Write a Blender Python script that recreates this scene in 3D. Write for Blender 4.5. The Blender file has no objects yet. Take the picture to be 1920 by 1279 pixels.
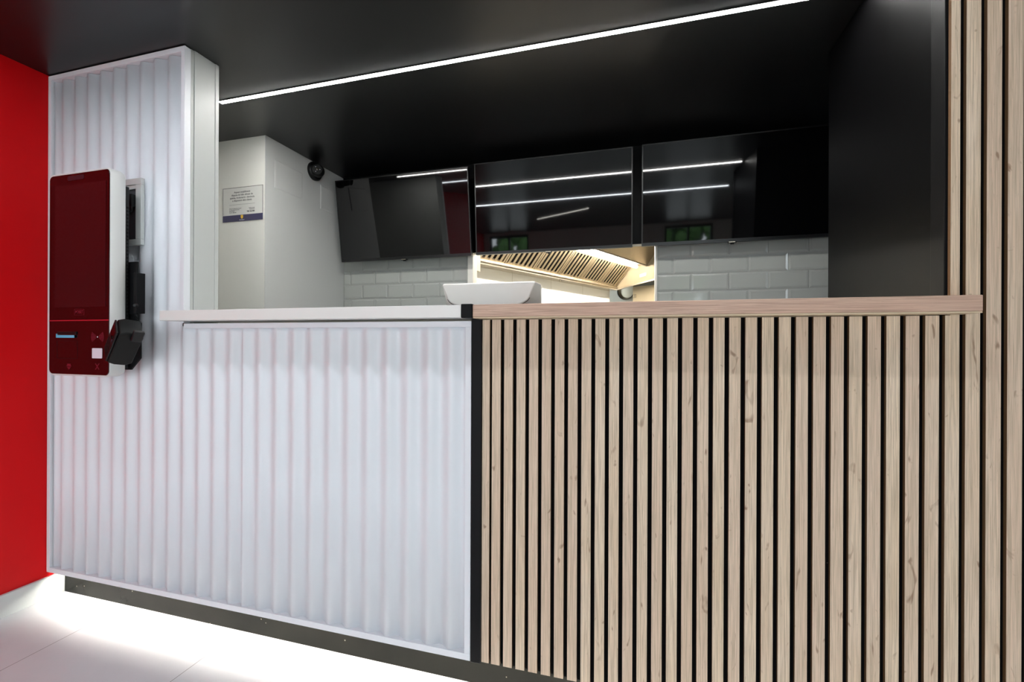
import bpy, bmesh, math, random
from mathutils import Vector, Matrix
random.seed(7)
S = bpy.context.scene
COL = S.collection
R = math.radians

# ---------------------------------------------------------------- camera
cam = bpy.data.objects.new('camera', bpy.data.cameras.new('camera'))
COL.objects.link(cam)
cam.data.sensor_width = 36.0
cam.data.lens = 36.0 * 831.33 / 1920.0
cam.data.clip_start = 0.02
yaw, roll = R(15.59), R(0.2275)
Fw = Vector((-math.sin(yaw), math.cos(yaw), 0)); Rt = Vector((math.cos(yaw), math.sin(yaw), 0)); Up = Vector((0, 0, 1))
R2 = Rt * math.cos(roll) + Up * math.sin(roll); U2 = -Rt * math.sin(roll) + Up * math.cos(roll)
M = Matrix((R2, U2, -Fw)).transposed().to_4x4()
M.translation = Vector((0, 0, 1.1367))
cam.matrix_world = M
S.camera = cam

# ---------------------------------------------------------------- world and exposure
S.view_settings.view_transform = 'Standard'
S.view_settings.look = 'None'
S.view_settings.gamma = 1.0
S.view_settings.use_curve_mapping = False
S.view_settings.exposure = 0.12
w = bpy.data.worlds.new('overcast_sky'); S.world = w; w.use_nodes = True
bg = w.node_tree.nodes['Background']
bg.inputs[0].default_value = (0.85, 0.94, 1.0, 1); bg.inputs[1].default_value = 5.3

STRIP_E, FRONT_E, FLOOR_E, TUBE_E = 126.0, 70.0, 135.0, 155.0

# ---------------------------------------------------------------- materials
def lin(c):
    return tuple(((v/255.0)/12.92 if v/255.0 <= .04045 else ((v/255.0+.055)/1.055)**2.4) for v in c)
def mat(name, rgb, rough=.5, metal=0.0, spec=.5, coat=0.0, bump=0.0, bscale=60.0, var=0.0, emit=None, es=0.0, coat_rough=.03, alpha=None):
    m = bpy.data.materials.new(name); m.use_nodes = True
    nt = m.node_tree; b = nt.nodes['Principled BSDF']
    c = (*lin(rgb), 1)
    b.inputs['Base Color'].default_value = c
    b.inputs['Roughness'].default_value = rough
    b.inputs['Metallic'].default_value = metal
    b.inputs['Specular IOR Level'].default_value = spec
    b.inputs['Coat Weight'].default_value = coat
    b.inputs['Coat Roughness'].default_value = coat_rough
    if emit:
        b.inputs['Emission Color'].default_value = (*emit, 1)
        b.inputs['Emission Strength'].default_value = es
    tc = nt.nodes.new('ShaderNodeTexCoord')
    no = nt.nodes.new('ShaderNodeTexNoise'); no.inputs['Scale'].default_value = bscale; no.inputs['Detail'].default_value = 4
    nt.links.new(tc.outputs['Object'], no.inputs['Vector'])
    if bump:
        bp = nt.nodes.new('ShaderNodeBump'); bp.inputs['Strength'].default_value = bump; bp.inputs['Distance'].default_value = .002
        nt.links.new(no.outputs['Fac'], bp.inputs['Height']); nt.links.new(bp.outputs['Normal'], b.inputs['Normal'])
    if var:
        mx = nt.nodes.new('ShaderNodeMix'); mx.data_type = 'RGBA'
        mx.inputs['A'].default_value = tuple(min(1, v*(1-var)) for v in c[:3]) + (1,)
        mx.inputs['B'].default_value = tuple(min(1, v*(1+var)) for v in c[:3]) + (1,)
        nt.links.new(no.outputs['Fac'], mx.inputs['Factor']); nt.links.new(mx.outputs['Result'], b.inputs['Base Color'])
    return m

def wood_mat(name, a, b_, c_, axis='Z', knots=True, rough=.5, spread=1.0):
    m = bpy.data.materials.new(name); m.use_nodes = True
    nt = m.node_tree; L = nt.links; N = nt.nodes
    bs = N['Principled BSDF']; bs.inputs['Roughness'].default_value = rough; bs.inputs['Specular IOR Level'].default_value = .3
    tc = N.new('ShaderNodeTexCoord'); at = N.new('ShaderNodeAttribute'); at.attribute_name = 'slat_id'
    off = N.new('ShaderNodeCombineXYZ')
    for k, i in ((13.7, 0), (5.1, 1), (7.9, 2)):
        mm = N.new('ShaderNodeMath'); mm.operation = 'MULTIPLY'; mm.inputs[1].default_value = k
        L.new(at.outputs['Fac'], mm.inputs[0]); L.new(mm.outputs[0], off.inputs[i])
    add = N.new('ShaderNodeVectorMath'); add.operation = 'ADD'
    L.new(tc.outputs['Object'], add.inputs[0]); L.new(off.outputs[0], add.inputs[1])
    def mp(sx, sy, sz):
        p = N.new('ShaderNodeMapping'); p.inputs['Scale'].default_value = (sx, sy, sz); L.new(add.outputs[0], p.inputs['Vector']); return p
    def sc(along, across):
        return (across, across, along) if axis == 'Z' else (along, across, across)
    def noise(scale, det, dist=0.0, rg=.5):
        p = mp(*scale); n = N.new('ShaderNodeTexNoise'); n.inputs['Scale'].default_value = 1; n.inputs['Detail'].default_value = det
        n.inputs['Distortion'].default_value = dist; n.inputs['Roughness'].default_value = rg
        L.new(p.outputs[0], n.inputs['Vector']); return n
    def ramp(src, p0, p1, v0=0.0, v1=1.0):
        r = N.new('ShaderNodeMapRange'); r.inputs[1].default_value = p0; r.inputs[2].default_value = p1; r.inputs[3].default_value = v0; r.inputs[4].default_value = v1
        L.new(src, r.inputs[0]); return r.outputs[0]
    def mix(f, A, B):
        x = N.new('ShaderNodeMix'); x.data_type = 'RGBA'
        L.new(f, x.inputs['Factor'])
        for nm, v in (('A', A), ('B', B)):
            if isinstance(v, tuple): x.inputs[nm].default_value = (*lin(v), 1)
            else: L.new(v, x.inputs[nm])
        return x.outputs['Result']
    broad = noise(sc(2.2, 22), 3, .6)
    tone = noise(sc(.3, .3), 1)
    grain = noise(sc(7, 330), 4, .4, .6)
    pores = noise(sc(45, 480), 2, .5)
    col = mix(ramp(broad.outputs['Fac'], .32, .68), a, b_)
    col = mix(ramp(tone.outputs['Fac'], .4, .6, 0, .55*spread), col, c_)
    dk = tuple(int(v*.80) for v in a)
    col = mix(ramp(grain.outputs['Fac'], .40, .68, 0, .85), col, dk)
    col = mix(ramp(pores.outputs['Fac'], .66, .78, 0, .45), col, tuple(int(v*.68) for v in a))
    if knots:
        kn = noise(sc(9, 24), 2, 2.2)
        col = mix(ramp(kn.outputs['Fac'], .665, .76, 0, .8), col, (int(a[0]*.62), int(a[1]*.54), int(a[2]*.50)))
        # cathedral figure
        p = mp(*sc(3.0, 30)); wv = N.new('ShaderNodeTexWave'); wv.wave_type = 'RINGS'; wv.rings_direction = 'SPHERICAL'
        wv.inputs['Scale'].default_value = 2.2; wv.inputs['Distortion'].default_value = 5; wv.inputs['Detail'].default_value = 2
        L.new(p.outputs[0], wv.inputs['Vector'])
        col = mix(ramp(wv.outputs['Fac'], .55, 1.0, 0, .22), col, dk)
    L.new(col, bs.inputs['Base Color'])
    bp = N.new('ShaderNodeBump'); bp.inputs['Strength'].default_value = .12; bp.inputs['Distance'].default_value = .001
    L.new(grain.outputs['Fac'], bp.inputs['Height']); L.new(bp.outputs['Normal'], bs.inputs['Normal'])
    return m

WHITE_SHEET = mat('white_lacquered_sheet', (226, 229, 234), .42)
WHITE_PAINT = mat('white_paint', (232, 232, 228), .5, bump=.12, bscale=14, var=.015)
WHITE_GLOSS = mat('white_gloss_trim', (208, 211, 208), .22, bump=.05, bscale=9)
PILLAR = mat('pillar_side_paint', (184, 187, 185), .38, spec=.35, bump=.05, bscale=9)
SIDE_SHADED = mat('painted_tile_shaded_wall', (206, 208, 207), .45, bump=.1, bscale=14)  # greyer than the sign wall: its weaker light put into the colour
RED = mat('red_satin_wall', (204, 1, 9), .5, spec=.2, bump=.08, bscale=5, var=.04)
BLACK_CEIL = mat('black_satin_ceiling', (20, 20, 21), .32, spec=.5, bump=.04, bscale=6)
BLACK_PANEL = mat('black_satin_panel', (6, 6, 7), .42, spec=.10, bump=.04, bscale=9)
BLACK_METAL = mat('black_powder_coat', (13, 13, 15), .5, spec=.15, bump=.05, bscale=400)
FELT = mat('black_felt', (9, 8, 8), .95, spec=.1, bump=.4, bscale=700)
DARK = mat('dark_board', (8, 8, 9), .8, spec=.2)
SLAT = wood_mat('pale_oak_slat', (220, 197, 168), (230, 211, 187), (212, 184, 164))
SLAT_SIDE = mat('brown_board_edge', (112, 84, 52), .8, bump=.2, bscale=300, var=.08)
TOP_WOOD = wood_mat('oak_worktop_edge', (202, 166, 144), (213, 181, 160), (198, 168, 150), axis='X', knots=False, rough=.4)
TOP_UNDER = mat('oak_worktop_underside', (206, 186, 156), .5, var=.03, bscale=30)
TILE = mat('white_glazed_tile', (172, 175, 170), .08, coat=.3)
GROUT = mat('pale_grout', (176, 178, 174), .8)
STEEL = mat('brushed_steel', (196, 186, 170), .26, metal=1.0, bump=.05, bscale=220)
STEEL_D = mat('dull_steel', (176, 168, 154), .4, metal=1.0)
CREAM = mat('cream_kitchen_wall', (244, 240, 230), .4, var=.01)
STRIP_M = mat('white_led_diffuser', (255, 255, 255), .4, emit=(1.0, .985, .95), es=STRIP_E)
FRONT_M = mat('cool_led_diffuser', (255, 255, 255), .4, emit=(.88, .94, 1.0), es=FRONT_E)
DIAG_M = mat('dim_led_diffuser', (255, 255, 255), .4, emit=(1.0, .97, .88), es=22.0)
FLOOR_M = mat('warm_led_tape', (255, 255, 255), .4, emit=(1.0, .955, .87), es=FLOOR_E)
TUBE_M = mat('warm_tube_light', (255, 255, 255), .4, emit=(1.0, .94, .83), es=TUBE_E)
SCREEN = mat('black_television_glass', (5, 5, 6), .035, spec=.6)
BEZEL = mat('black_television_bezel', (16, 16, 17), .3)
GLASS_K = mat('kiosk_black_glass', (5, 4, 5), .03, spec=.8)
DISPLAY_K = mat('kiosk_display_glass', (20, 14, 17), .05, spec=1.0)
KIOSK_W = mat('kiosk_white_plastic', (218, 219, 216), .4, bump=.05, bscale=500)
BLACK_PL = mat('black_plastic', (14, 14, 15), .42, spec=.3, bump=.08, bscale=500)
BLACK_PL2 = mat('charcoal_plastic', (15, 16, 15), .5, spec=.2, bump=.1, bscale=500)
POS_W = mat('white_pos_plastic', (226, 225, 220), .4)
PAPER = mat('white_sign_card', (224, 224, 220), .45)
NAVY = mat('navy_print', (62, 60, 92), .5)
INK = mat('grey_ink', (62, 62, 66), .6)
GOLD = mat('yellow_crest_print', (222, 178, 62), .5)
WHITE_INK = mat('white_ink', (225, 225, 230), .5)
DARK_RED = mat('dim_red_print', (120, 22, 40), .4)
RED_BAR = mat('red_light_bar', (190, 30, 48), .3)
CYAN = mat('cyan_print', (92, 182, 214), .4)
SCAN = mat('scanner_window_glare', (225, 222, 232), .25)  # white reflection in the scanner glass put into the colour
LEAF = mat('green_hedge', (66, 104, 48), .7, var=.4, bscale=9)
PAVE = mat('grey_pavement', (190, 190, 186), .8, var=.08, bscale=3)
LENS = mat('camera_lens_glass', (48, 46, 38), .06, coat=.6)

def floor_mat():
    m = bpy.data.materials.new('pale_porcelain_floor'); m.use_nodes = True
    nt = m.node_tree; L = nt.links; N = nt.nodes; b = N['Principled BSDF']; b.inputs['Roughness'].default_value = .42
    tc = N.new('ShaderNodeTexCoord')
    n1 = N.new('ShaderNodeTexNoise'); n1.inputs['Scale'].default_value = 3.0; n1.inputs['Detail'].default_value = 8; n1.inputs['Roughness'].default_value = .65
    n2 = N.new('ShaderNodeTexNoise'); n2.inputs['Scale'].default_value = 90.0; n2.inputs['Detail'].default_value = 3
    L.new(tc.outputs['Object'], n1.inputs['Vector']); L.new(tc.outputs['Object'], n2.inputs['Vector'])
    mx = N.new('ShaderNodeMix'); mx.data_type = 'RGBA'; L.new(n1.outputs['Fac'], mx.inputs['Factor'])
    mx.inputs['A'].default_value = (*lin((207, 208, 210)), 1); mx.inputs['B'].default_value = (*lin((221, 222, 223)), 1)
    mr = N.new('ShaderNodeMapRange'); mr.inputs[1].default_value = .68; mr.inputs[2].default_value = .76; mr.inputs[4].default_value = .12; L.new(n2.outputs['Fac'], mr.inputs[0])
    mx2 = N.new('ShaderNodeMix'); mx2.data_type = 'RGBA'; L.new(mr.outputs[0], mx2.inputs['Factor']); L.new(mx.outputs['Result'], mx2.inputs['A']); mx2.inputs['B'].default_value = (*lin((150, 146, 142)), 1)
    # joints: 0.6 m across x, 1.2 m along y
    sp = N.new('ShaderNodeSeparateXYZ'); L.new(tc.outputs['Object'], sp.inputs[0])
    def joint(sock, pitch, phase, wd):
        a = N.new('ShaderNodeMath'); a.operation = 'ADD'; a.inputs[1].default_value = -phase + pitch*20; L.new(sock, a.inputs[0])
        c = N.new('ShaderNodeMath'); c.operation = 'MODULO'; c.inputs[1].default_value = pitch; L.new(a.outputs[0], c.inputs[0])
        d = N.new('ShaderNodeMath'); d.operation = 'LESS_THAN'; d.inputs[1].default_value = wd; L.new(c.outputs[0], d.inputs[0]); return d.outputs[0]
    jx = joint(sp.outputs['X'], .6075, -2.093, .0022); jy = joint(sp.outputs['Y'], 1.2, .28, .0022)
    mxj = N.new('ShaderNodeMath'); mxj.operation = 'MAXIMUM'; L.new(jx, mxj.inputs[0]); L.new(jy, mxj.inputs[1])
    mx3 = N.new('ShaderNodeMix'); mx3.data_type = 'RGBA'; L.new(mxj.outputs[0], mx3.inputs['Factor']); L.new(mx2.outputs['Result'], mx3.inputs['A']); mx3.inputs['B'].default_value = (*lin((112, 108, 106)), 1)
    L.new(mx3.outputs['Result'], b.inputs['Base Color'])
    return m
FLOOR = floor_mat()

def kick_mat():
    m = mat('dusty_black_kick_board', (30, 29, 27), .22, spec=.08)
    nt = m.node_tree; L = nt.links; N = nt.nodes; b = N['Principled BSDF']
    tc = N.new('ShaderNodeTexCoord')
    v = N.new('ShaderNodeTexVoronoi'); v.inputs['Scale'].default_value = 22; L.new(tc.outputs['Object'], v.inputs['Vector'])
    lt = N.new('ShaderNodeMath'); lt.operation = 'LESS_THAN'; lt.inputs[1].default_value = .055; L.new(v.outputs['Distance'], lt.inputs[0])
    n = N.new('ShaderNodeTexNoise'); n.inputs['Scale'].default_value = 5; n.inputs['Detail'].default_value = 6; L.new(tc.outputs['Object'], n.inputs['Vector'])
    a = N.new('ShaderNodeMix'); a.data_type = 'RGBA'; a.inputs['A'].default_value = (*lin((18, 18, 17)), 1); a.inputs['B'].default_value = (*lin((38, 37, 32)), 1); L.new(n.outputs['Fac'], a.inputs['Factor'])
    c = N.new('ShaderNodeMix'); c.data_type = 'RGBA'; L.new(lt.outputs[0], c.inputs['Factor']); L.new(a.outputs['Result'], c.inputs['A']); c.inputs['B'].default_value = (*lin((150, 146, 130)), 1)
    L.new(c.outputs['Result'], b.inputs['Base Color'])
    return m
KICK = kick_mat()

# ---------------------------------------------------------------- helpers
def newbm(): return bmesh.new()
def box(bm, x0, x1, y0, y1, z0, z1, mi=0):
    v = [bm.verts.new(p) for p in ((x0,y0,z0),(x1,y0,z0),(x1,y1,z0),(x0,y1,z0),(x0,y0,z1),(x1,y0,z1),(x1,y1,z1),(x0,y1,z1))]
    fs = [bm.faces.new([v[i] for i in q]) for q in ((0,3,2,1),(4,5,6,7),(0,1,5,4),(1,2,6,5),(2,3,7,6),(3,0,4,7))]
    for f in fs: f.material_index = mi
    return fs
def prism(bm, pts, d):      # pts: list of 3D points of a planar outline, d: extrusion vector
    d = Vector(d); a = [bm.verts.new(p) for p in pts]; b = [bm.verts.new(Vector(p)+d) for p in pts]
    n = len(pts)
    bm.faces.new(a); bm.faces.new(list(reversed(b)))
    for i in range(n): bm.faces.new((a[i], b[i], b[(i+1) % n], a[(i+1) % n]))
def loft(bm, rings, cap=True):
    vs = [[bm.verts.new(p) for p in r] for r in rings]
    n = len(rings[0])
    for a, b in zip(vs, vs[1:]):
        for i in range(n): bm.faces.new((a[i], a[(i+1) % n], b[(i+1) % n], b[i]))
    if cap: bm.faces.new(list(reversed(vs[0]))); bm.faces.new(vs[-1])
def lathe(bm, prof, org, axis, seg=40):   # prof: (r, h) along axis
    ax = Vector(axis).normalized(); u = ax.orthogonal().normalized(); v = ax.cross(u); o = Vector(org)
    loft(bm, [[o + ax*h + (u*math.cos(t*2*math.pi/seg) + v*math.sin(t*2*math.pi/seg))*max(r, 1e-4) for t in range(seg)] for r, h in prof])
def tube(bm, pts, r, seg=8):
    pts = [Vector(p) for p in pts]; rings = []
    for i, p in enumerate(pts):
        d = (pts[min(i+1, len(pts)-1)] - pts[max(i-1, 0)]).normalized()
        u = d.cross(Vector((.13, .31, .94))).normalized(); v = d.cross(u)
        rings.append([p + (u*math.cos(t*2*math.pi/seg) + v*math.sin(t*2*math.pi/seg))*r for t in range(seg)])
    loft(bm, rings)
def rrect(x0, x1, z0, z1, r, y, n=6):
    out = []
    for cx, cz, a0 in ((x1-r, z1-r, 0), (x0+r, z1-r, 90), (x0+r, z0+r, 180), (x1-r, z0+r, 270)):
        for i in range(n+1):
            a = R(a0 + 90*i/n); out.append((cx + r*math.cos(a), y, cz + r*math.sin(a)))
    return out
def obj(name, bm, m, parent=None, bevel=0.0, smooth=False, seg=2, recalc=True, label=None):
    if recalc: bmesh.ops.recalc_face_normals(bm, faces=bm.faces)
    me = bpy.data.meshes.new(name); bm.to_mesh(me); bm.free()
    for mm in (m if isinstance(m, (list, tuple)) else [m]): me.materials.append(mm)
    o = bpy.data.objects.new(name, me); COL.objects.link(o)
    if parent is not None:
        o.parent = parent; o.matrix_parent_inverse = pw(parent).inverted()
    if bevel:
        b = o.modifiers.new('bevel', 'BEVEL'); b.width = bevel; b.segments = seg; b.limit_method = 'ANGLE'; b.angle_limit = R(40)
    if smooth or bevel:
        for p in me.polygons: p.use_smooth = True
        try: me.set_sharp_from_angle(angle=R(38))
        except Exception: pass
    if label: o['label'] = label
    return o
def pw(o):
    m = Matrix.Translation(o.location)
    return (pw(o.parent) @ o.matrix_parent_inverse @ m) if o.parent else m
def bobj(name, m, b, parent=None, bevel=0.0, label=None):
    bm = newbm()
    for q in (b if isinstance(b, list) else [b]): box(bm, *q)
    return obj(name, bm, m, parent, bevel, label=label)
def tag(o, label, cat, group=None, kind=None):
    o['label'] = label; o['category'] = cat
    if group: o['group'] = group
    if kind: o['kind'] = kind
    return o
def thing(name, label, cat, loc, group=None):
    o = bpy.data.objects.new(name, None); COL.objects.link(o); o.location = loc; o.empty_display_size = .1
    return tag(o, label, cat, group)
def struct(o): o['kind'] = 'structure'; return o
def text(name, body, size, x, y, z, m, parent, align='CENTER', bold=0.0, rot=None, label=None, depth=.0002):
    cu = bpy.data.curves.new(name, 'FONT'); cu.body = body; cu.size = size; cu.align_x = align; cu.align_y = 'CENTER'; cu.offset = bold; cu.extrude = depth; cu.space_line = 1.08
    t = bpy.data.objects.new(name+'_tmp', cu); COL.objects.link(t)
    dg = bpy.context.evaluated_depsgraph_get(); me = bpy.data.meshes.new_from_object(t.evaluated_get(dg))
    bpy.data.objects.remove(t, do_unlink=True)
    me.transform(Matrix.Translation((x, y, z)) @ (rot or Matrix.Rotation(R(90), 4, 'X')))
    me.materials.clear(); me.materials.append(m)
    o = bpy.data.objects.new(name, me); COL.objects.link(o)
    o.parent = parent; o.matrix_parent_inverse = pw(parent).inverted()
    if label: o['label'] = label
    return o

ZC = 2.294            # ceiling height
D = 1.33              # front plane of the counter cladding
XL, XR, YB = -2.49, 1.95, -2.0
# ---------------------------------------------------------------- setting: shell of hall and service room
struct(bobj('floor', FLOOR, (-2.6, 2.3, YB-.1, 2.80, -.06, 0)))
struct(bobj('ceiling', BLACK_CEIL, (-2.6, 2.3, YB-.1, 2.80, ZC, ZC+.08)))
struct(bobj('wall_left', RED, (-2.6, XL, YB-.1, 1.386, 0, ZC)))
struct(bobj('wall_left_inner', WHITE_PAINT, (-2.6, XL, 1.386, 2.80, 0, ZC)))
struct(bobj('wall_right', WHITE_PAINT, (XR, XR+.1, YB-.1, 1.386, 0, ZC)))
struct(bobj('wall_right_inner', BLACK_PANEL, (2.2, 2.3, 1.44, 2.74, 0, ZC)))
struct(bobj('baseboard_left', WHITE_GLOSS, (XL, -2.476, YB, 1.386, 0, .093), bevel=.0015))
struct(bobj('baseboard_counter', KICK, (XL, XR, 1.3856, 1.41, 0, .132)))
struct(bobj('wall_front_lower', DARK, (XL, XR, 1.3535, 1.41, .132, 1.19)))
# pillar on the left: core, side face panel, back lip
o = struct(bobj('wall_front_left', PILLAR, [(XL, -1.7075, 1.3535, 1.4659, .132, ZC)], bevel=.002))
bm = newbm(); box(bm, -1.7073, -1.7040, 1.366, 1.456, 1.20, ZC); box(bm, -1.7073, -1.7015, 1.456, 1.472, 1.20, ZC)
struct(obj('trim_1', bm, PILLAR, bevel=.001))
# right: wall behind slats and black side wall running into the service room
struct(bobj('wall_front_right', DARK, (.757, XR, 1.3515, 1.40, 1.19, ZC)))
struct(bobj('wall_side_right', BLACK_PANEL, (.737, 1.02, 1.40, 2.04, 0, ZC), bevel=.002))
struct(bobj('trim_2', BLACK_METAL, (.734, .757, 1.343, 1.398, 1.21, ZC), bevel=.0015))
# service room left block, wall with the sign and the side wall
struct(bobj('wall_service_left', mat('white_wall_board', (240, 240, 234), .45), (XL, -2.0205, 2.0358, 2.80, 0, ZC)))
struct(bobj('wall_service_side', SIDE_SHADED, (-2.0205, -2.018, 2.0362, 2.7395, 0, ZC)))
def tilemesh(bm, x0, x1, z0, z1, y, d=.006, bev=.011, g=.0015, clip=None):
    x0 += g; x1 -= g; z0 += g; z1 -= g
    if clip: x0 = max(x0, clip[0]); x1 = min(x1, clip[1]); z0 = max(z0, clip[2]); z1 = min(z1, clip[3])
    if x1-x0 < .02 or z1-z0 < .02: return
    bv = min(bev, (x1-x0)*.4, (z1-z0)*.4)
    a = [bm.verts.new(p) for p in ((x0,y,z0),(x1,y,z0),(x1,y,z1),(x0,y,z1))]
    m_ = [bm.verts.new(p) for p in ((x0,y-d*.5,z0),(x1,y-d*.5,z0),(x1,y-d*.5,z1),(x0,y-d*.5,z1))]
    t = [bm.verts.new(p) for p in ((x0+bv,y-d,z0+bv),(x1-bv,y-d,z0+bv),(x1-bv,y-d,z1-bv),(x0+bv,y-d,z1-bv))]
    for p, q in ((a, m_), (m_, t)):
        for i in range(4): bm.faces.new((p[i], p[(i+1) % 4], q[(i+1) % 4], q[i]))
    bm.faces.new(t)
# raised tile outlines under the paint of the side wall (mapped from the xz builder onto the yz plane)
bm = newbm()
for y0, y1, z0, z1 in ((2.100, 2.325, 2.019, 2.186), (2.488, 2.66, 2.008, 2.17)):
    tilemesh(bm, y0, y1, z0, z1, 0, d=.004, bev=.008)
for v in bm.verts: v.co = Vector((-2.018 - v.co.y, v.co.x, v.co.z))
struct(obj('trim_3', bm, SIDE_SHADED))
YW = 2.7395
struct(bobj('wall_service_back', GROUT, [(-2.018, -1.066, YW, 2.80, 0, ZC), (.1188, 2.2, YW, 2.80, 0, ZC), (-1.066, .1188, YW, 2.80, 1.715, ZC), (-1.066, .1188, YW, 2.80, 0, .95)]))
bm = newbm()
zk = 1.528 - .0985*7
row = 0
while zk < 1.715:
    offx = 0.0 if row % 2 == 1 else .0985
    xk = .2091 + offx - .197*12
    while xk < 2.2:
        for cl in ((-2.017, -1.068, .8, 1.714), (.121, 2.2, .8, 1.714)):
            if xk+.197 > cl[0] and xk < cl[1]:
                tilemesh(bm, xk, xk+.197, zk, zk+.0985, YW, clip=cl)
        xk += .197
    zk += .0985; row += 1
struct(obj('wall_service_back_tiles', bm, TILE))
struct(bobj('wall_service_back_upper', BLACK_PANEL, (-2.018, 2.2, YW-.012, YW, 1.715, ZC)))
struct(bobj('trim_4', CREAM, [(-1.0665, -1.030, YW-.010, 2.81, .95, 1.7145)], bevel=.001))
struct(bobj('trim_5', CREAM, [(.1075, .1195, YW-.010, 2.81, .95, 1.7145)], bevel=.001))
# hall wall behind the camera: two tall windows, low glazing added for front fill
W = [(-2.38, -1.72), (.42, 1.10)]
hb = [(-2.6, -2.40, YB-.1, YB, 0, ZC), (1.70, 2.05, YB-.1, YB, 0, ZC), (-2.40, 1.70, YB-.1, YB, 2.25, ZC)]
for a, b in ((-1.72, .42), (1.10, 1.70)): hb.append((a, b, YB-.1, YB, 1.45, 2.25))
struct(bobj('wall_hall_rear', WHITE_PAINT, hb))
for i, (a, b, zt) in enumerate(((-2.40, -1.72, 2.25), (-1.72, -.65, 1.45), (-.65, .42, 1.45), (.42, 1.10, 2.25), (1.10, 1.70, 1.45))):  # the low-topped ones are unseen, added to let in fill light
    struct(bobj('window_%d' % (i+1), BLACK_METAL, [(a, a+.03, YB-.08, YB-.02, 0, zt), (b-.03, b, YB-.08, YB-.02, 0, zt), (a+.03, b-.03, YB-.08, YB-.02, 0, .08), (a+.03, b-.03, YB-.08, YB-.02, zt-.04, zt)] + ([((a+b)/2-.015, (a+b)/2+.015, YB-.08, YB-.02, .08, zt-.04)] if zt > 2.1 else [])))
pl = bpy.data.objects.new('window_portal', bpy.data.lights.new('window_portal', 'AREA')); COL.objects.link(pl)
pl.data.shape = 'RECTANGLE'; pl.data.size = 4.1; pl.data.size_y = 2.25; pl.data.cycles.is_portal = True
pl.location = (-.35, YB-.11, 1.125); pl.rotation_euler = (R(90), 0, 0)
# outside
struct(bobj('ground_outside', PAVE, (-14, 14, -16, YB-.1, -.12, -.06)))
bm = newbm()
for i in range(190):
    if i % 2: x = random.uniform(.2, 3.2)
    else: x = random.uniform(-5.2, -2.6)
    z = random.uniform(2.1, 3.6); r = random.uniform(.12, .28)
    lathe(bm, [(r*math.sin(t*math.pi/5), -r*math.cos(t*math.pi/5)) for t in range(6)], (x, -5.8+random.uniform(-.5, .5), z), (random.random(), random.random(), 1), 7)
h = obj('tree_foliage', bm, LEAF); h['kind'] = 'stuff'; tag(h, 'green tree foliage outside the shop windows', 'foliage')

# ---------------------------------------------------------------- white corrugated cladding
cl = thing('corrugated_cladding', 'white wavy corrugated cladding covering the pillar and left half of the counter front', 'wall cladding', (-1.6, 1.34, .115))
P_ = .0766
def sheet(x0, x1, crest, ztop, extra=0.0):
    bm = newbm(); n = int(round((x1-x0)/P_*14)); prev = None
    for i in range(n+1):
        x = x0 + (x1-x0)*i/n
        c = .5 + .5*math.cos((x-crest)/P_*2*math.pi)
        y = 1.3490 - .0170*(c**1.0) - extra
        zt = ztop(x)
        cur = [bm.verts.new((x, y, z)) for z in (.135, .6, 1.186 if zt > 1.3 else zt-.02, zt)]
        if prev:
            for a in range(3): bm.faces.new((prev[a], cur[a], cur[a+1], prev[a+1]))
        prev = cur
    return bm
bm = sheet(-2.464, -1.7235, -1.4834, lambda x: 2.268)
o = obj('corrugated_sheet', bm, WHITE_SHEET, cl, smooth=True); s = o.modifiers.new('thick', 'SOLIDIFY'); s.thickness = .0015; s.offset = 1
bm = newbm(); bm.free()
bm = sheet(-1.7235, -1.4236, -1.4834, lambda x: 1.186 if x > -1.71 else 1.19)
o = obj('corrugated_sheet', bm, WHITE_SHEET, cl, smooth=True); s = o.modifiers.new('thick', 'SOLIDIFY'); s.thickness = .0015; s.offset = 1
bm = sheet(-1.4236, -.5255, -.5796, lambda x: 1.186, .0012)
o = obj('corrugated_sheet', bm, WHITE_SHEET, cl, smooth=True); s = o.modifiers.new('thick', 'SOLIDIFY'); s.thickness = .0015; s.offset = 1
bm = newbm(); f0, f1 = 1.3265, 1.3525
box(bm, XL+.002, -2.470, f0, f1, .115, 2.290)
box(bm, -2.470, -1.7235, f0, f1, 2.270, 2.290)
box(bm, -1.7235, -1.7055, f0, f1, 1.202, 2.290)
box(bm, -1.7055, -.505, f0, f1, 1.181, 1.200)
box(bm, -2.470, -.505, f0, f1, .115, .136)
box(bm, -.5255, -.505, f0, f1, .136, 1.181)
obj('panel_frame', bm, WHITE_SHEET, cl, bevel=.001)
bobj('gap_shade_strip', DARK, [(-2.4685, -1.7245, 1.3512, 1.3530, 2.240, 2.2695), (-2.4695, -2.4645, 1.3500, 1.3511, .14, 2.24)], cl, label='dark strip standing in for shade behind the sheet edge')  # shade in the gaps around the sheet, painted as dark strips
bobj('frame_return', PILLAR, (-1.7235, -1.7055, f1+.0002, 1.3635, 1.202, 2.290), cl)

# ---------------------------------------------------------------- slatted oak cladding
def slats(name, items, parent):
    bm = newbm(); lay = bm.faces.layers.float.new('slat_id')
    for sid, x0, x1, zs in items:
        if len(zs) == 2:
            pts = [(x0, zs[0]), (x1, zs[0]), (x1, zs[1]), (x0, zs[1])]
        else:       # slat notched by the opening: left edge steps right above zs[1]
            pts = [(x0, zs[0]), (x1, zs[0]), (x1, zs[2]), (zs[3], zs[2]), (zs[3], zs[1]), (x0, zs[1])]
        nf = len(bm.faces)
        prism(bm, [(x, D, z) for x, z in pts], (0, .0105, 0))
        bm.faces.ensure_lookup_table()
        for f in bm.faces[nf:]:
            f[lay] = sid
    bmesh.ops.recalc_face_normals(bm, faces=bm.faces)
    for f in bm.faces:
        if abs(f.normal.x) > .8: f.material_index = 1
    return obj(name, bm, [SLAT, SLAT_SIDE], parent, recalc=False)
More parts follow.
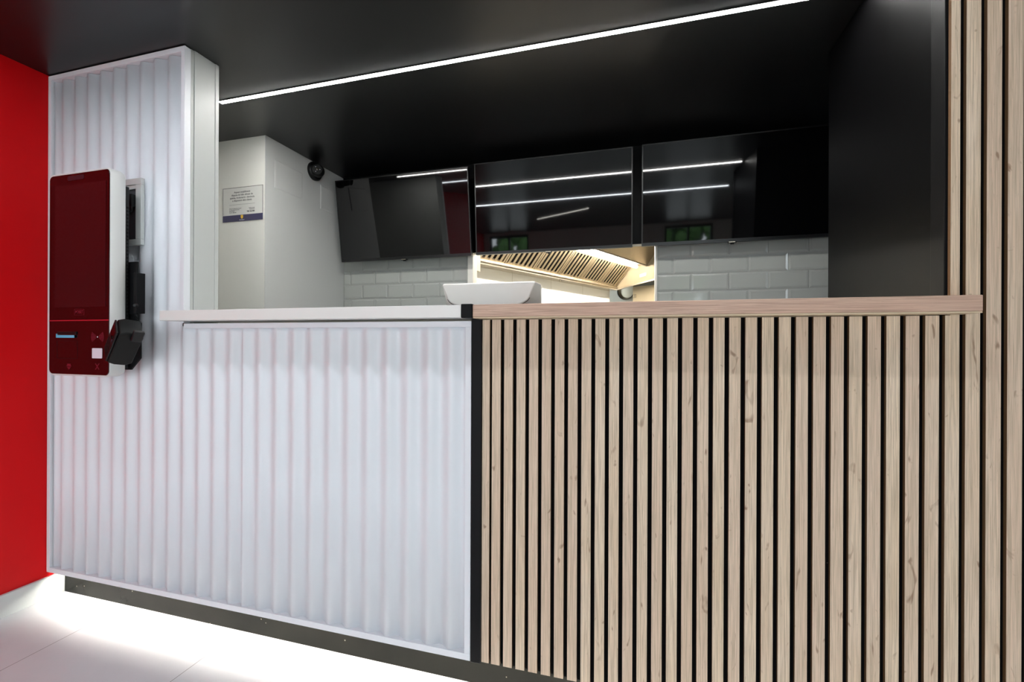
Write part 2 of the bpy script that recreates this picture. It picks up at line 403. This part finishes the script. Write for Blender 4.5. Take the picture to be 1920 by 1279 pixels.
SP, SX = .0402, -.4365
ZS0, ZS1 = .118, 1.2035
its = [(random.uniform(0, 9), -.4680, -.4436, (ZS0, ZS1))]
for k in range(0, 29):
    x0 = SX + SP*k
    if k == 0: x0 += .0005
    its.append((random.uniform(0, 9), x0, x0+.0284, (ZS0, ZS1)))
cf = thing('slatted_counter_cladding', 'vertical pale oak slats on black felt covering the right half of the counter front', 'slat panel', (.15, 1.34, ZS0))
slats('slats', its, cf)
bobj('felt_backing', FELT, (-.4680, SX+SP*29-.0005, D+.0107, 1.3512, ZS0, ZS1), cf)
its = []
for k in range(29, 59):  # up to the hall corner
    x0 = SX + SP*k
    if k == 29: its.append((4.4, x0, x0+.0284, (ZS0, ZS1, ZC-.002, .7395)))
    else: its.append((random.uniform(0, 9), x0, x0+.0284, (ZS0, ZC-.002)))
tw = thing('slatted_wall_cladding', 'floor to ceiling pale oak slats on the wall right of the counter opening', 'slat panel', (1.3, 1.34, ZS0))
slats('slats', its, tw)
bobj('felt_backing', FELT, [(SX+SP*29, XR, D+.0107, 1.3512, ZS0, ZS1), (.757, XR, D+.0107, 1.3512, ZS1, ZC-.002)], tw)

# ---------------------------------------------------------------- corner post, counter tops
tag(bobj('corner_post', BLACK_METAL, (-.5035, -.4688, 1.3235, 1.3530, .1145, 1.2065), bevel=.002), 'slim black post between the white corrugated front and the oak slats', 'post')
YC, YE = 1.26, 1.62
bm = newbm(); prism(bm, [(-1.7405, YC, 1.2085), (-.5135, YC, 1.2085), (-.5135, YE, 1.2085), (-1.7005, YE, 1.2085), (-1.7005, 1.3255, 1.2085), (-1.7405, 1.3255, 1.2085)], (0, 0, .038))
tag(obj('white_countertop', bm, WHITE_PAINT, bevel=.0012), 'white countertop board over the corrugated counter front', 'countertop')
def beveled_box_top():
    bm = newbm(); prism(bm, [(-.4760, YC, 1.2085), (.7620, YC, 1.2085), (.7620, 1.3285, 1.2085), (.7320, 1.3285, 1.2085), (.7320, YE, 1.2085), (-.4760, YE, 1.2085)], (0, 0, .038))
    bmesh.ops.recalc_face_normals(bm, faces=bm.faces)
    for f in bm.faces:
        if f.normal.z < -.9: f.material_index = 1
    o = obj('oak_countertop', bm, [TOP_WOOD, TOP_UNDER], None, bevel=.0022)
    bobj('lower_edge_band', TOP_UNDER, (-.4750, .7610, YC+.0012, 1.3282, 1.2052, 1.2083), o, label='pale laminate band along the underside')
    return o
tag(beveled_box_top(), 'oak countertop board with pinkish grain over the slatted counter front', 'countertop')
tag(bobj('joint_profile', BLACK_METAL, [(-.5135, -.4765, YC-.003, YE, 1.2060, 1.2490)], bevel=.003), 'black square joint piece between the white and oak countertops', 'joint profile')
bm = newbm()
box(bm, -1.68, .72, 1.66, 2.02, .86, .90)
for x in (-1.64, -.5, .66): box(bm, x, x+.04, 1.70, 1.98, 0, .86)
tag(obj('work_bench', bm, STEEL_D, bevel=.002), 'steel work bench behind the counter, carrying the white terminal', 'bench')

# ---------------------------------------------------------------- light strips
def strip(name, x0, x1, y, m, label, cat='ceiling light', z=ZC, wdt=.019, ang=0.0):
    t = thing(name, label, cat, ((x0+x1)/2, y, z))
    hx = (x1-x0)/2
    o1 = bobj('aluminium_channel', BLACK_METAL, [(-hx, hx, -wdt/2-.003, -wdt/2, z-.003, z), (-hx, hx, wdt/2, wdt/2+.003, z-.003, z)], None)
    o2 = bobj('light_diffuser', m, (-hx, hx, -wdt/2, wdt/2, z-.004, z-.0005), None)
    for o in (o1, o2):
        o.data.transform(Matrix.Translation((0, 0, -z))); o.parent = t
    t.rotation_euler.z = ang
    return t
strip('ceiling_light_strip', -1.95, .72, 1.6958, STRIP_M, 'long white light line in the black ceiling behind the counter opening')
strip('ceiling_light_strip', -2.2, .80, .78, FRONT_M, 'white light line in the hall ceiling just before the counter')
strip('ceiling_light_strip', -1.36, -.42, -.26, DIAG_M, 'short diagonal light line in the hall ceiling near the windows', ang=R(40))
fl = thing('floor_light_tape', 'light tape hidden under the counter cladding, washing the floor', 'light strip', (-.3, 1.362, .128))
bobj('light_tape', FLOOR_M, (-2.44, 1.9, 1.3575, 1.3650, .1212, .1240), fl)
bobj('tape_channel', BLACK_METAL, [(-2.44, 1.9, 1.3655, 1.3670, .1125, .1318), (-2.44, 1.9, 1.3555, 1.3572, .1215, .1318), (-2.44, 1.9, 1.3573, 1.3654, .1242, .1318)], fl)

# ---------------------------------------------------------------- televisions
def tv(label, x0, x1, zb, yb, yt, ztop, lx):
    h = math.hypot(yb-yt, ztop-zb); tilt = math.atan2(yb-yt, ztop-zb)
    t = thing('television', label, 'television', ((x0+x1)/2, yb, zb), 'televisions over the kitchen hatch')
    hw = (x1-x0)/2
    T = Matrix.Rotation(tilt, 4, 'X')
    def add(name, bm, m, parent=t, bevel=0.0, smooth=False):
        o = obj(name, bm, m, None, bevel, smooth); o.data.transform(T); o.parent = parent; return o
    bm = newbm(); box(bm, -hw, hw, .0, .028, 0, h); box(bm, -hw*.72, hw*.72, .028, .052, .10, h-.13); add('casing', bm, BLACK_PL, bevel=.002)
    bm = newbm()
    b = .006
    box(bm, -hw, -hw+b, -.0025, 0, 0, h); box(bm, hw-b, hw, -.0025, 0, 0, h); box(bm, -hw+b, hw-b, -.0025, 0, h-b, h); box(bm, -hw+b, hw-b, -.0035, 0, 0, .017)
    add('bezel', bm, BEZEL)
    bm = newbm(); box(bm, -hw+b, hw-b, -.001, 0, .017, h-b); add('screen', bm, SCREEN)
    bm = newbm(); box(bm, lx-.020, lx+.020, -.002, .012, -.007, .001); box(bm, lx-.008, lx+.010, .002, .012, -.013, -.007)
    o = add('sensor_tab', bm, BLACK_PL2)
    bm = newbm(); box(bm, lx-.018, lx+.014, -.0042, -.002, -.004, .001); p = add('badge', bm, STEEL, parent=o)
    # wall bracket (hidden arm that carries the set)
    bm = newbm(); dy = YW-.0135 - yb
    o = bobj('wall_bracket', BLACK_METAL, (-.12, .12, .0, max(.02, dy), h*.35, h*.65), None); o.parent = t
    for v in o.data.vertices:
        if v.co.y < .005: v.co.y = .03 - (v.co.z/h)*(yb-yt)
    return t
tv('leftmost black television, tilted furthest forward, beside the white side wall', -1.954, -1.000, 1.6755, 2.63, 2.555, 2.210, 0.0)
tv('middle black television above the kitchen hatch', -.9705, -.0205, 1.6775, 2.63, 2.590, 2.236, -.012)
tv('right black television above the white tiles, partly behind the black side wall', .0300, .9800, 1.6790, 2.63, 2.590, 2.240, -.004)

# ---------------------------------------------------------------- sign on the white wall
sg = thing('notice_sign', 'white framed notice with navy footer on the white wall left of the camera', 'sign', (-2.174, 2.0350, 1.819))
sx0, sx1, sz0, sz1, sy = -2.3178, -2.0305, 1.8185, 2.0146, 2.0358
bobj('card', PAPER, (sx0, sx1, sy-.003, sy-.0002, sz0, sz1), sg)
fw = .0022
bobj('border', INK, [(sx0, sx1, sy-.0036, sy-.003, sz1-fw, sz1), (sx0, sx0+fw, sy-.0036, sy-.003, 1.856, sz1-fw), (sx1-fw, sx1, sy-.0036, sy-.003, 1.856, sz1-fw)], sg)
bobj('footer_band', NAVY, (sx0, sx1, sy-.0036, sy-.003, sz0, 1.8555), sg)
cx = sx0 + .487*(sx1-sx0); hh = sz1-sz0; ty = sy-.0034
text('notice_text', 'Aquest establiment\ndisposa de fulls oficials de\nqueixa, reclamació i denúncia\na disposició dels clients', .0148, cx, ty, sz1-.265*hh, INK, sg, bold=.0001)
bobj('rule_line', INK, (sx0+.17*.287, sx0+.80*.287, sy-.0034, sy-.003, sz1-.508*hh, sz1-.503*hh), sg)
text('small_print', 'Direcció General de Consum\nC. de la Llotja de la Seda\n07010 Palma\nTel. 971 000 000', .0072, sx0+.17*.287, ty, sz1-.675*hh, INK, sg, align='LEFT')
text('phone_heading', 'Telèfon gratuït\nd\'informació', .0072, sx0+.80*.287, ty, sz1-.650*hh, INK, sg, align='RIGHT')
text('phone_number', '900 166 000', .0110, sx0+.80*.287, ty, sz1-.728*hh, INK, sg, align='RIGHT', bold=.0004)
bm = newbm(); zc_ = 1.8440
prism(bm, [(cx+dx, sy-.0042, zc_+dz) for dx, dz in ((-.0085, .009), (-.003, .0105), (0, .0095), (.003, .0105), (.0085, .009), (.0085, -.004), (.005, -.0095), (0, -.0115), (-.005, -.0095), (-.0085, -.004))], (0, .0007, 0))
obj('crest', bm, GOLD, sg)
text('footer_text', 'Illes Balears', .0078, cx, sy-.0039, 1.8265, WHITE_INK, sg)

# ---------------------------------------------------------------- dome camera
dc = thing('security_camera', 'small black turret security camera on the white side wall under the ceiling', 'security camera', (-2.018, 2.43, 2.228))
bm = newbm(); lathe(bm, [(.001, 0), (.058, 0), (.060, .006), (.058, .018), (.050, .028), (.001, .029)], (-2.0178, 2.425, 2.232), (1, 0, 0)); obj('mounting_base', bm, BLACK_PL, dc, smooth=True)
cdir = Vector((.52, -.80, -.10)).normalized(); cc = Vector((-1.972, 2.408, 2.226))
bm = newbm(); r = .041; lathe(bm, [(r*math.sin(math.pi*t/14), -r*math.cos(math.pi*t/14)) for t in range(12)] + [(r*.62, r*.80), (.001, r*.80)], cc, cdir); ball = obj('camera_ball', bm, BLACK_PL, dc, smooth=True)
bm = newbm(); lathe(bm, [(.001, 0), (.028, 0), (.031, .004), (.031, .013), (.027, .014), (.0265, .009), (.001, .009)], cc+cdir*r*.72, cdir); ring = obj('front_ring', bm, BLACK_PL2, dc, smooth=True)
bm = newbm(); lathe(bm, [(.001, 0), (.0095, 0), (.0095, .005), (.007, .007), (.001, .0075)], cc+cdir*(r*.72+.009), cdir); obj('lens', bm, LENS, ring, smooth=True)
u = cdir.cross(Vector((0, 0, 1))).normalized(); v = cdir.cross(u)
bm = newbm()
for a in (60, 180, 300):
    p = cc + cdir*(r*.72+.009) + (u*math.cos(R(a)) + v*math.sin(R(a)))*.0165
    lathe(bm, [(.001, 0), (.0028, 0), (.0024, .002), (.001, .0025)], p, cdir, 12)
obj('infrared_lamps', bm, SCAN, ring, smooth=True)

# ---------------------------------------------------------------- white terminal on the bench
ps = thing('point_of_sale_terminal', 'white rounded terminal back showing just above the countertop joint', 'terminal', (-.58, 1.80, .90))
def hull(x0, x1, zt, zb, rt, rx, rz, y):
    pts = []
    for i in range(7):
        a = R(90*i/6); pts.append((x1-rt+rt*math.cos(a), y, zt-rt+rt*math.sin(a)))
    for i in range(7):
        a = R(90+90*i/6); pts.append((x0+rt+rt*math.cos(a), y, zt-rt+rt*math.sin(a)))
    for i in range(10):
        a = R(180+90*i/9); pts.append((x0+rx+rx*math.cos(a)+.022, y, zb+rz+rz*math.sin(a)))
    for i in range(10):
        a = R(270+90*i/9); pts.append((x1-rx+rx*math.cos(a)-.022, y, zb+rz+rz*math.sin(a)))
    return pts
A = hull(-.784, -.384, 1.3755, 1.278, .008, .085, .040, 1.72)
A0 = [(x*.985-.0086, y+.0, 1.33+(z-1.33)*.93) for x, y, z in A]; A0 = [(x, 1.714, z) for x, y, z in A0]
n1 = len(A)
B = []
for i, (x, y, z) in enumerate(A):       # display side outline: full width, reaches lower
    if i < 7: B.append((-.379, 1.80, 1.372-.004*i/6*0))
    elif i < 14: B.append((-.800, 1.80, 1.372))
    elif i < 24: t_ = (i-14)/9; B.append((-.800 + .21*t_, 1.80, 1.372 - .22*min(1, .35+t_)))
    else: t_ = (i-24)/9; B.append((-.59 + .211*t_, 1.80, 1.372 - .22*min(1, 1.35-t_)))
bm = newbm(); loft(bm, [A0, A, B]); obj('rear_shell', bm, POS_W, ps, bevel=.003)
bobj('display_housing', POS_W, (-.800, -.379, 1.8002, 1.818, 1.13, 1.370), ps, bevel=.003)
bm = newbm(); sm_ = []
seam = A[15:22]
bm.free()
for q in (A[15:23], A[25:33]):
    bm = newbm(); tube(bm, [Vector(p)+Vector((0, -.001, -.001)) for p in q], .0011, 6); obj('seam', bm, BLACK_PL, ps)
bm = newbm(); box(bm, -.63, -.55, 1.78, 1.80, .93, 1.16); box(bm, -.70, -.48, 1.70, 1.90, .90, .93); obj('stand', bm, POS_W, ps, bevel=.006)
bobj('touch_screen', SCREEN, (-.785, -.394, 1.8185, 1.8205, 1.145, 1.355), ps)

# ---------------------------------------------------------------- order kiosk
ks = thing('order_kiosk', 'wall mounted self order kiosk with dark glass front and white sides', 'kiosk', (-2.07, 1.25, .995))
kx0, kx1, kz0, kz1, ky = -2.2425, -1.9030, .9945, 1.7860, 1.2
bm = newbm(); loft(bm, [rrect(kx0+.0015, kx1-.0015, kz0+.0015, kz1-.0015, .022, ky), rrect(kx0, kx1, kz0, kz1, .0235, ky+.003), rrect(kx0, kx1, kz0, kz1, .0235, ky+.040), rrect(kx0+.005, kx1-.004, kz0+.006, kz1-.006, .02, ky+.0525)])
obj('body', bm, KIOSK_W, ks, smooth=True)
bm = newbm(); loft(bm, [rrect(kx0+.0065, kx1-.0055, kz0+.0075, kz1-.0075, .018, ky-.0018), rrect(kx0+.0050, kx1-.0045, kz0+.006, kz1-.006, .019, ky-.0002)])
fg = obj('front_glass', bm, GLASS_K, ks, smooth=True)
g = ky-.0018
bobj('display', DISPLAY_K, (-2.203, -1.9245, g-.0008, g-.0001, 1.261, 1.7365), ks)
bm = newbm(); prism(bm, rrect(-2.134, -2.0445, 1.7535, 1.7705, .006, g-.0008), (0, .0006, 0)); obj('webcam_bar', bm, mat('smoked_plastic', (46, 26, 34), .3), ks, label='smoked oval camera window')
bobj('status_light', RED_BAR, (kx0+.0065, kx1-.0055, g-.0008, g-.0001, 1.2075, 1.2115), ks, label='thin red light line')
bm = newbm(); x0, x1, z0, z1 = -2.0935, -2.0400, 1.2300, 1.2535
for q in ((x0, x1, z1-.0008, z1), (x0, x1, z0, z0+.0008), (x0, x0+.0008, z0, z1), (x1-.0008, x1, z0, z1)): box(bm, q[0], q[1], g-.0006, g-.0001, q[2], q[3])
lg = obj('maker_badge', bm, DARK_RED, ks)
text('badge_lettering', 'POSET', .0155, (x0+x1)/2, g-.0004, (z0+z1)/2, DARK_RED, lg, bold=.0004)
bobj('printer_slot', BLACK_PL, [(-2.185, -2.080, g-.004, g-.0001, 1.1545, 1.1665)], ks, bevel=.001)
bobj('receipt_edge', CYAN, [(-2.188, -2.0865, g-.0052, g-.0041, 1.1425, 1.1525), (-2.188, -2.182, g-.0052, g-.0041, 1.1525, 1.158)], ks, label='pale blue strip under the printer slot')
bm = newbm()
for q in ((-2.191, -2.0765, 1.1300, 1.1306), (-2.191, -2.0765, 1.062, 1.0626), (-2.191, -2.1904, 1.0626, 1.1300), (-2.0771, -2.0765, 1.0626, 1.1300)): box(bm, q[0], q[1], g-.0005, g-.0001, q[2], q[3])
obj('printer_door', bm, mat('door_gap', (34, 10, 16), .4), ks)
bm = newbm(); nx, nz = -1.9675, 1.1460
for sgn in (-1, 1):
    for k in range(5):
        rr = .010 + .0052*k
        for i in range(8):
            a0, a1 = R(-34+68*i/8), R(-34+68*(i+1)/8)
            pts = [(nx+sgn*rr_*math.cos(a), g-.0006, nz+rr_*math.sin(a)) for rr_, a in ((rr, a0), (rr+.0028, a0), (rr+.0028, a1), (rr, a1))]
            prism(bm, pts, (0, .0005, 0))
obj('contactless_symbol', bm, DARK_RED, ks)
bm = newbm(); lathe(bm, [(.001, 0), (.0028, 0), (.0028, .0006), (.001, .0006)], (nx, g-.0007, nz), (0, 1, 0), 16); obj('contactless_dot', bm, SCAN, ks)
bm = newbm(); prism(bm, rrect(-1.9955, -1.9420, 1.0645, 1.1030, .003, g-.0010), (0, .0009, 0)); obj('scanner_window_glare', bm, SCAN, ks, label='square scanner window with a painted white reflection')
bm = newbm()
cx_, cz_ = -2.123, 1.0325
for q in ((-.010, .010, .003, .009), (-.013, .013, -.001, .002), (-.010, .010, -.006, -.003)): box(bm, cx_+q[0], cx_+q[1], g-.0006, g-.0001, cz_+q[2], cz_+q[3])
prism(bm, [(cx_-.008, g-.0006, cz_-.007), (cx_+.008, g-.0006, cz_-.007), (cx_, g-.0006, cz_-.014)], (0, .0005, 0))
obj('receipt_symbol', bm, DARK_RED, ks)
bm = newbm(); cx_, cz_ = -1.968, 1.0340
for dx in (-1, 1):
    prism(bm, [(cx_+dx*.012, g-.0006, cz_+.011), (cx_+dx*.007, g-.0006, cz_+.011), (cx_-dx*.012, g-.0006, cz_-.012), (cx_-dx*.007, g-.0006, cz_-.012)], (0, .0005, 0))
obj('scan_symbol', bm, DARK_RED, ks)
bm = newbm(); box(bm, kx0+.02, kx1-.0035, ky+.053, ky+.0655, kz0+.03, kz1-.055)
obj('rear_plate', bm, BLACK_PL, ks, bevel=.002)
bm = newbm()
for i in range(40): box(bm, kx1-.0036, kx1-.0024, ky+.056, ky+.062, 1.10+i*.014, 1.107+i*.014)
obj('vent_slots', bm, DARK, ks)
bobj('wall_mount', BLACK_METAL, (-2.16, -1.98, ky+.066, 1.3255, 1.10, 1.45), ks)

# junction box behind it
jb = thing('wall_junction_box', 'white square frame recess with a black cable, half hidden behind the kiosk', 'junction box', (-2.01, 1.32, 1.519))
jx0, jx1, jz0, jz1 = -2.115, -1.9205, 1.519, 1.789
bm = newbm()
for q in ((jx0, jx1, jz1-.026, jz1), (jx0, jx1, jz0, jz0+.024), (jx0, jx0+.034, jz0+.024, jz1-.026), (jx1-.030, jx1, jz0+.024, jz1-.026)):
    box(bm, q[0], q[1], 1.317, 1.331, q[2], q[3])
obj('box_frame', bm, WHITE_GLOSS, jb, bevel=.0015)
bobj('box_recess', mat('recess_grey', (70, 74, 78), .6), (jx0+.034, jx1-.030, 1.326, 1.3305, jz0+.024, jz1-.026), jb)
bobj('inner_ledge', WHITE_GLOSS, (jx0+.034, jx1-.030, 1.3195, 1.326, jz1-.042, jz1-.0265), jb)
bobj('plug', BLACK_PL, (-1.966, -1.951, 1.302, 1.3255, 1.672, 1.722), jb, bevel=.002)
bm = newbm(); tube(bm, [(-1.957, 1.311, 1.675), (-1.960, 1.308, 1.655), (-1.972, 1.302, 1.638), (-1.99, 1.296, 1.622), (-2.02, 1.29, 1.60), (-2.05, 1.285, 1.57)], .0045, 8); obj('cable', bm, BLACK_PL, jb, smooth=True)

# card reader on its bracket
br = thing('reader_bracket', 'black metal arm at the kiosk side carrying the card reader', 'bracket', (-1.87, 1.27, 1.1))
bobj('upright', BLACK_METAL, (-1.935, -1.868, 1.268, 1.274, 1.235, 1.440), br, bevel=.001)
bobj('flange', BLACK_METAL, (-1.872, -1.856, 1.258, 1.290, 1.238, 1.395), br, bevel=.001)
bm = newbm(); lathe(bm, [(.001, 0), (.008, 0), (.008, .008), (.005, .010), (.005, .016), (.001, .016)], (-1.861, 1.262, 1.268), (.55, -.83, 0), 16); obj('clamp_knob', bm, BLACK_PL, br, smooth=True)
bm = newbm(); prism(bm, [(-1.955, 1.272, 1.235), (-1.895, 1.272, 1.237), (-1.856, 1.272, 1.200), (-1.856, 1.272, 1.064), (-1.905, 1.272, 1.018), (-1.955, 1.272, 1.018)], (0, .006, 0)); obj('back_plate', bm, BLACK_METAL, br)
bm = newbm(); box(bm, -1.88, -1.84, 1.232, 1.272, 1.14, 1.16); obj('arm', bm, BLACK_METAL, br, bevel=.002)
cr = thing('card_reader', 'black payment card reader hanging tilted at the kiosk right side', 'card reader', (-1.74, 1.15, 1.05))
def crm(bm, name, m, parent, bevel=0.0):
    T = Matrix.Translation((-1.800, 1.176, 1.128)) @ Matrix.Scale(.95, 4) @ Matrix.Rotation(R(40), 4, 'Y') @ Matrix.Rotation(R(8), 4, 'X') @ Matrix.Rotation(R(-22), 4, 'Z')
    o = obj(name, bm, m, None, bevel); o.data.transform(T); o.parent = parent; o.matrix_parent_inverse = pw(parent).inverted(); return o
bm = newbm()      # local: x width, y depth (back +), z height
prof = [(-.032, -.074), (-.010, -.082), (.020, -.082), (.040, -.070), (.043, .060), (.036, .078), (-.012, .080), (-.030, .070)]
loft(bm, [[(-.044, y, z*.97) for y, z in prof], [(-.038, y*1.0, z) for y, z in prof], [(.038, y, z) for y, z in prof], [(.044, y, z*.97) for y, z in prof]])
bd = crm(bm, 'reader_body', BLACK_PL2, cr, .003)
bm = newbm(); box(bm, -.040, .040, -.0385, -.0325, -.070, .070); crm(bm, 'keypad_face', BLACK_PL, cr, .0015)
bm = newbm(); box(bm, -.030, .030, -.0395, -.0386, .015, .062); crm(bm, 'reader_display', GLASS_K, cr)
bm = newbm()
for i in range(4):
    for j in range(3): box(bm, -.028+j*.020, -.012+j*.020, -.0405, -.0386, -.060+i*.016, -.050+i*.016)
kp = crm(bm, 'keys', BLACK_PL2, cr, .001); kp['label'] = 'small charcoal number keys'
bm = newbm(); box(bm, .0425, .0590, .004, .038, .052, .098); crm(bm, 'privacy_wing', BLACK_PL, cr, .004)

# ---------------------------------------------------------------- kitchen beyond the hatch
TH = R(24.59); E1 = Vector((math.sin(TH), math.cos(TH), 0)); E2 = Vector((math.cos(TH), -math.sin(TH), 0)); K0 = Vector((-.2144, 5.3765, 0))
def KP(a, b, z): return K0 + E1*a + E2*b + Vector((0, 0, z))
def kbox(bm, a0, a1, b0, b1, z0, z1):
    c = [KP(a, b, z) for z in (z0, z1) for a, b in ((a0, b0), (a1, b0), (a1, b1), (a0, b1))]
    v = [bm.verts.new(p) for p in c]
    for q in ((0,3,2,1),(4,5,6,7),(0,1,5,4),(1,2,6,5),(2,3,7,6),(3,0,4,7)): bm.faces.new([v[i] for i in q])
def kob(name, m, bs, parent=None, bevel=0.0):
    bm = newbm()
    for q in (bs if isinstance(bs, list) else [bs]): kbox(bm, *q)
    return obj(name, bm, m, parent, bevel)
struct(bobj('floor_kitchen', FLOOR, (-3.2, 2.4, 2.81, 7.6, -.06, 0)))
struct(bobj('ceiling_kitchen', CREAM, (-3.2, 2.4, 2.81, 7.6, 2.75, 2.80)))
KT = CREAM
struct(kob('wall_kitchen_left', CREAM, (-2.86, .044, -.20, -.12, 0, 2.75)))
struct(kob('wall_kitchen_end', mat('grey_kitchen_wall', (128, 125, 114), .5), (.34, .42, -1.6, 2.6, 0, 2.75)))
struct(kob('wall_kitchen_recess', CREAM, (.044, .34, -.62, -.54, 0, 2.75)))
struct(bobj('wall_kitchen_right', CREAM, (1.9, 2.0, 2.81, 7.0, 0, 2.75)))
# fine joints of the large wall tiles
bm = newbm()
for a in (-2.38, -1.78, -1.18, -.58): kbox(bm, a, a+.0025, -.1200, -.1195, .8, 1.75)
struct(obj('trim_6', bm, mat('joint_grey', (190, 182, 160), .6)))
hd = thing('extractor_hood', 'stainless steel kitchen extractor hood with baffle filters, seen through the hatch', 'extractor hood', tuple(KP(-1.3, .2, 1.74)))
A0_, A1_ = -2.50, 0.0
bm = newbm()      # grease gutter: profile in (b, z)
prism(bm, [KP(A0_, b, z) for b, z in ((-.119, 1.742), (0, 1.742), (0, 1.760), (.014, 1.760), (.014, 1.778), (-.016, 1.778), (-.119, 1.778))], E1*(A1_-A0_)); obj('grease_gutter', bm, STEEL, hd)
bm = newbm(); prism(bm, [KP(0, b, z) for b, z in ((-.119, 1.742), (.0, 1.742), (.459, 1.824), (.80, 1.885), (.80, 2.74), (-.119, 2.74))], E1*.012); obj('end_panel', bm, mat('satin_end_steel', (122, 110, 90), .6, spec=.2), hd)
bm = newbm(); prism(bm, [KP(0, b, z) for b, z in ((.0, 1.7395), (.80, 1.8825), (.80, 1.8965), (.0, 1.7535))], -E1*.012); obj('end_rim', bm, STEEL_D, hd)
# filters: inclined plane from (b .006, z 1.780) to (b .193, z 1.990)
fb0, fz0, fb1, fz1 = .004, 1.780, .193, 1.990
nf = 6; aw = 2.40/nf
fd = Vector((0, 0, 0)); dirv = (E2*(fb1-fb0) + Vector((0, 0, fz1-fz0))); ln = dirv.length; dirn = dirv.normalized(); nrm = dirn.cross(E1).normalized()
if nrm.z > 0: nrm = -nrm
BAFF = mat('filter_baffle_steel', (190, 174, 148), .42, metal=1.0)
GAP_SHADE = mat('filter_gap_shade', (12, 8, 4), .9, spec=.1)  # near-black back plate: shade between the baffles put into its colour
for k in range(nf):
    a0 = -.03 - aw*(k+1) + .004; a1 = -.03 - aw*k - .004
    bm = newbm()
    def fq(a_0, a_1, s0, s1, h0, h1, mi=0):
        c = [KP(a, fb0, fz0) + dirn*s + nrm*hh_ for hh_ in (h0, h1) for a, s in ((a_0, s0), (a_1, s0), (a_1, s1), (a_0, s1))]
        v = [bm.verts.new(p) for p in c]
        for q in ((0,3,2,1),(4,5,6,7),(0,1,5,4),(1,2,6,5),(2,3,7,6),(3,0,4,7)):
            f = bm.faces.new([v[i] for i in q]); f.material_index = mi
    fq(a0, a1, 0, ln, -.044, -.040, 1)
    fq(a0, a1, 0, .012, -.03, 0); fq(a0, a1, ln-.012, ln, -.03, 0)
    fq(a0, a0+.018, .012, ln-.012, -.03, 0); fq(a1-.018, a1, .012, ln-.012, -.03, 0)
    nb = 6; pit = (a1-a0-.036)/nb
    for j in range(nb):
        s_ = a0+.018+pit*j
        fq(s_+pit*.27, s_+pit*.73, .012, ln-.012, -.0045, -.002)
    obj('grease_filter', bm, [BAFF, GAP_SHADE], hd)
bm = newbm()
prism(bm, [KP(A0_, b, z) for b, z in ((.193, 1.992), (.345, 2.008), (.345, 2.020), (.193, 2.004))], E1*(A1_-A0_)); obj('lamp_shelf', bm, STEEL, hd)
bm = newbm()
prism(bm, [KP(A0_, b, z) for b, z in ((.345, 1.985), (.372, 1.985), (.372, 2.03), (.345, 2.03))], E1*(A1_-A0_)); obj('channel', bm, STEEL_D, hd)
bm = newbm()
prism(bm, [KP(A0_, b, z) for b, z in ((.372, 2.00), (.62, 2.34), (.62, 2.36), (.372, 2.02))], E1*(A1_-A0_)); obj('inner_panel', bm, STEEL, hd)
bm = newbm()
prism(bm, [KP(A0_, b, z) for b, z in ((-.119, 1.86), (-.08, 1.86), (.10, 2.09), (.62, 2.42), (.62, 2.74), (-.119, 2.74))], E1*(A1_-A0_)); obj('hood_shell', bm, STEEL_D, hd)
bm = newbm(); box_ = None
prism(bm, [KP(-2.3, .29+.017*math.cos(R(t)), 1.975+.017*math.sin(R(t))) for t in range(0, 360, 30)], E1*2.19)
obj('light_tube', bm, TUBE_M, hd, smooth=True)
bm = newbm(); c = [KP(-.004, b, z) for b, z in ((.285, 1.868), (.355, 1.882), (.355, 1.915), (.285, 1.900))]; prism(bm, c, E1*.003); obj('rating_plate', bm, PAPER, hd)
bm = newbm()
for a in (-1.15,): lathe(bm, [(.001, 0), (.010, 0), (.010, .008), (.006, .012), (.006, .022), (.001, .022)], KP(a, -.03, 1.742), (0, 0, -1), 16)
obj('drain_plug', bm, STEEL, hd, smooth=True)
# steel pan and cabinet near the end wall
pn = thing('steel_pan', 'round stainless pan hanging on the kitchen wall under the hood end', 'pan', tuple(KP(.30, -.03, 1.65)))
bm = newbm(); lathe(bm, [(.001, 0), (.085, 0), (.100, .012), (.108, .045), (.112, .045), (.104, .008), (.088, -.006), (.001, -.006)], KP(.335, -.03, 1.765), -E1, 40); obj('pan_bowl', bm, mat('worn_pan_steel', (150, 144, 128), .4, metal=.9), pn, smooth=True)
bm = newbm(); c0 = KP(.285, -.03, 1.765); tube(bm, [c0 + E2*.111*math.cos(R(t)) + Vector((0, 0, .111*math.sin(R(t)))) for t in range(0, 361, 10)], .0035, 6); obj('pan_rim', bm, BLACK_METAL, pn, smooth=True)
ct = thing('steel_cabinet', 'tall steel cabinet at the kitchen end, right of the round pan', 'cabinet', tuple(KP(.25, .4, 0)))
kob('cabinet_body', mat('beige_steel', (186, 172, 146), .35, metal=.6), (.20, .335, .105, .85, 0, 1.795), ct, .003)
kob('door_handle', STEEL, (.185, .199, .125, .15, 1.66, 1.70), ct)
# cream wall box beside the hatch
tag(bobj('kitchen_wall_cupboard', mat('cupboard_cream', (208, 200, 182), .5), (-1.45, -1.058, 2.84, 2.955, 1.622, 2.1), bevel=.003), 'cream wall box just inside the left edge of the kitchen hatch', 'wall cupboard')
